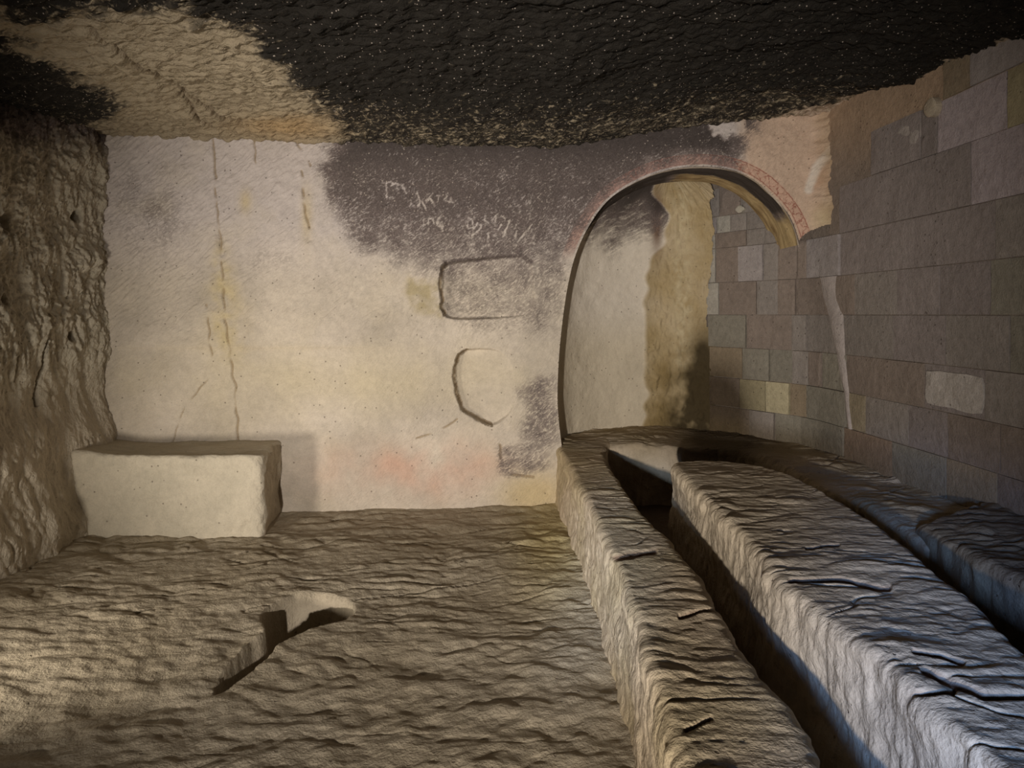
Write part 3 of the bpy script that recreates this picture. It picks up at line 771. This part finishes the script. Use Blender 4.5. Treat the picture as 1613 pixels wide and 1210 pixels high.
rs = random.Random(5)
GREY = (0.34, 0.305, 0.28); VIO = (0.32, 0.275, 0.275); RED = (0.27, 0.205, 0.165); OLV = (0.29, 0.28, 0.215); LIT = (0.42, 0.39, 0.34)
TAN = (0.38, 0.33, 0.21); ORG = (0.32, 0.20, 0.11); PALE = (0.37, 0.33, 0.32); OCH = (0.34, 0.25, 0.13); LAV = (0.46, 0.395, 0.41)


def stone(px0, px1, z0, z1, colr, proud=None, rough=0.0045, round_=0.0, nm='stone', tops=None, wob=0.0):
    s0, s1 = px2s(px0), px2s(px1)
    g = 0.003
    s0 += g; s1 -= g; z0 += g; z1 -= g
    p = (rs.uniform(0.0, 0.010) if px0 > 1300 else rs.uniform(0.0, 0.022)) if proud is None else proud
    nx_, nz2 = 9, 6
    u = np.linspace(0, 1, nx_); v = np.linspace(0, 1, nz2)
    U_, W_ = np.meshgrid(u, v)
    sd_ = rs.random() * 50
    S_ = s0 + (s1 - s0) * U_; Zs = z0 + (z1 - z0) * W_
    edge = np.minimum(np.minimum(U_, 1 - U_) * (s1 - s0), np.minimum(W_, 1 - W_) * (z1 - z0))
    if wob:
        S_ = S_ + wob * perlin(S_ * 9, Zs * 9, sd_) ; Zs = Zs + wob * perlin(S_ * 9, Zs * 9, sd_ + 9)
    if round_:
        S_ = S_ + (0.5 - U_) * (s1 - s0) * round_ * (2 * np.abs(W_ - 0.5)) ** 3
        Zs = Zs + (0.5 - W_) * (z1 - z0) * round_ * (2 * np.abs(U_ - 0.5)) ** 3
    off = p + rough * perlin(S_ * 10, Zs * 10, sd_) - 0.004 * (edge < 1e-6)
    x, y = at_s(S_, off)
    fr = np.stack([x, y, Zs], -1).reshape(-1, 3)
    rim = [i for i in range(nx_)] + [r_ * nx_ + nx_ - 1 for r_ in range(1, nz2)] + [(nz2 - 1) * nx_ + i for i in range(nx_ - 2, -1, -1)] + [r_ * nx_ for r_ in range(nz2 - 2, 0, -1)]
    Sr = S_.ravel()[rim]; xb, yb = at_s(Sr, -0.05)
    bk = np.stack([xb, yb, Zs.ravel()[rim]], -1)
    V = np.vstack([fr, bk]); nb = len(fr); m = len(rim)
    Fq = list(map(tuple, grid_faces(nz2, nx_)))
    Fq += [(rim[i], nb + i, nb + (i + 1) % m, rim[(i + 1) % m]) for i in range(m)]
    Fq = np.array(Fq)
    j = 1 + rs.uniform(-0.09, 0.09)
    colr = np.array(colr); mean = np.array((0.27, 0.232, 0.205))
    if colr.max() < 0.35: colr = mean + 0.5 * (colr - mean)
    c = np.ones((len(V), 3)) * colr * j * 0.85
    px, py = proj(V)
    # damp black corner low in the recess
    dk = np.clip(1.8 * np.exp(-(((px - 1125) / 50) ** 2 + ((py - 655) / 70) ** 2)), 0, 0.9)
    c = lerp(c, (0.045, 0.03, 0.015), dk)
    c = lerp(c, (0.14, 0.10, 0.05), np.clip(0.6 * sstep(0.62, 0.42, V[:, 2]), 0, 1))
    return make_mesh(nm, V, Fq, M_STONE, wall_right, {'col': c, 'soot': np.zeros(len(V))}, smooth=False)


C = [0.36, 0.66, 0.925, 1.20, 1.495, 1.79, 2.105, 2.46, 2.765, 3.06]
rows = [
    (0, [1118, 1181, 1220, 1262, 1329, 1405, 1490, 1570, 1680, 1860], [RED, GREY, OLV, OLV, ORG, OLV, OCH, RED, GREY]),
    (1, [1118, 1166, 1207, 1244, 1272, 1333, 1362, 1430, 1492, 1575, 1690, 1870], [RED, TAN, (0.50, 0.44, 0.29), OCH, OLV, (0.36, 0.30, 0.21), GREY, VIO, RED, RED, GREY]),
    (2, [1118, 1170, 1212, 1249, 1275, 1295, 1332, 1382, 1456, 1552, 1640, 1780, 1900], [OCH, OLV, OLV, GREY, RED, OLV, RED, RED, VIO, GREY, GREY, VIO]),
    (3, [1116, 1175, 1214, 1248, 1271, 1331, 1407, 1490, 1590, 1720, 1900], [OLV, RED, RED, GREY, GREY, GREY, VIO, GREY, OLV, VIO]),
    (4, [1112, 1133, 1192, 1226, 1254, 1297, 1346, 1413, 1480, 1560, 1690, 1880], [LIT, RED, GREY, RED, RED, RED, GREY, VIO, VIO, OLV, GREY]),
    (5, [1112, 1127, 1163, 1202, 1226, 1257, 1272, 1323, 1440, 1568, 1700, 1880], [LIT, RED, PALE, GREY, RED, RED, PALE, VIO, VIO, GREY, VIO]),
]
for ci, js, cols in rows:
    for a, b, c in zip(js[:-1], js[1:], cols):
        stone(a, b, C[ci], C[ci + 1], c)
# courses above 2.1 inside the recess (smaller blocks)
for z0, z1, js, cols in ((2.105, 2.245, [1112, 1127, 1176, 1205, 1232, 1262], [LIT, RED, GREY, GREY, RED]),
                         (2.245, 2.40, [1112, 1128, 1150, 1176, 1222], [PALE, LIT, GREY, GREY]),
                         (2.40, 2.66, [1112, 1133, 1166, 1200], [GREY, RED, GREY])):
    for a, b, c in zip(js[:-1], js[1:], cols): stone(a, b, z0, z1, c)
for ci, js, cols in ((6, [1322, 1403, 1530, 1640, 1840], [VIO, VIO, LAV, LAV]),
                     (7, [1372, 1450, 1476, 1585, 1700, 1880], [VIO, VIO, LAV, TAN, LAV]),
                     (8, [1484, 1529, 1645, 1860], [OCH, PALE, LAV])):
    for a, b, c in zip(js[:-1], js[1:], cols): stone(a, b, C[ci], C[ci + 1], c)
o = stone(1459, 1551, 0.95, 1.165, (0.55, 0.50, 0.46), proud=0.014, rough=0.010, round_=0.07, wob=0.010); o['label'] = 'rough pale inset block with chisel marks'
o = stone(1462, 1484, 2.68, 2.80, (0.50, 0.42, 0.32), proud=0.035, rough=0.012, round_=0.3, wob=0.01); o['label'] = 'small yellowish rubble stone wedged under the ceiling'
o = stone(1405, 1450, 2.53, 2.72, (0.42, 0.37, 0.34), proud=0.008, rough=0.010, round_=0.1, wob=0.02, nm='plaster_patch')
o = stone(1160, 1175, 2.40, 2.47, (0.50, 0.46, 0.38), proud=0.03, rough=0.004, round_=0.4, nm='stone_chip')
# mortar strip smeared down the joint
sp2 = [((1290, 1318), 1.79), ((1298, 1320), 1.60), ((1305, 1328), 1.49), ((1313, 1330), 1.30), ((1318, 1331), 1.20), ((1323, 1334), 1.05), ((1330, 1337), 0.93), ((1334, 1340), 0.75), ((1337, 1342), 0.66)]
V = []; Fm = []
for i, ((a, b), z) in enumerate(sp2):
    for q, off in ((0, 0.0), (0.15, 0.012), (0.85, 0.012), (1, 0.0)):
        x, y = at_s(px2s(a + (b - a) * q), off); V.append((float(x), float(y), z))
for i in range(len(sp2) - 1):
    for q in range(3): Fm.append((i * 4 + q, i * 4 + q + 1, i * 4 + q + 5, i * 4 + q + 4))
o = make_mesh('mortar_strip', np.array(V), np.array(Fm), M_STONE, wall_right, {'col': np.ones((len(V), 3)) * np.array([0.40, 0.35, 0.33]), 'soot': np.zeros(len(V))})
o['label'] = 'pale mortar smear tapering down the block joint'

# ------------------------------------------------------------------ wall behind the camera with the doorway the daylight comes through
def box(V, Fq, x0, x1, y0, y1, z0, z1):
    b = len(V)
    V += [(x0, y0, z0), (x1, y0, z0), (x1, y1, z0), (x0, y1, z0), (x0, y0, z1), (x1, y0, z1), (x1, y1, z1), (x0, y1, z1)]
    Fq += [(b, b + 3, b + 2, b + 1), (b + 4, b + 5, b + 6, b + 7), (b, b + 1, b + 5, b + 4), (b + 1, b + 2, b + 6, b + 5), (b + 2, b + 3, b + 7, b + 6), (b + 3, b, b + 4, b + 7)]
V, Fm = [], []
box(V, Fm, -3.4, -0.4, -2.7, -2.45, -0.1, 3.3); box(V, Fm, 0.6, 2.95, -2.7, -2.45, -0.1, 3.3); box(V, Fm, -0.4, 0.6, -2.7, -2.45, 2.3, 3.3)
wn = struct(make_mesh('wall_near', np.array(V, float), np.array(Fm), M_SIDE, attrs={'col': np.ones((len(V), 3)) * np.array([0.35, 0.3, 0.22]), 'soot': np.zeros(len(V))}, smooth=False))
wn['label'] = 'rock wall with doorway behind the viewer'
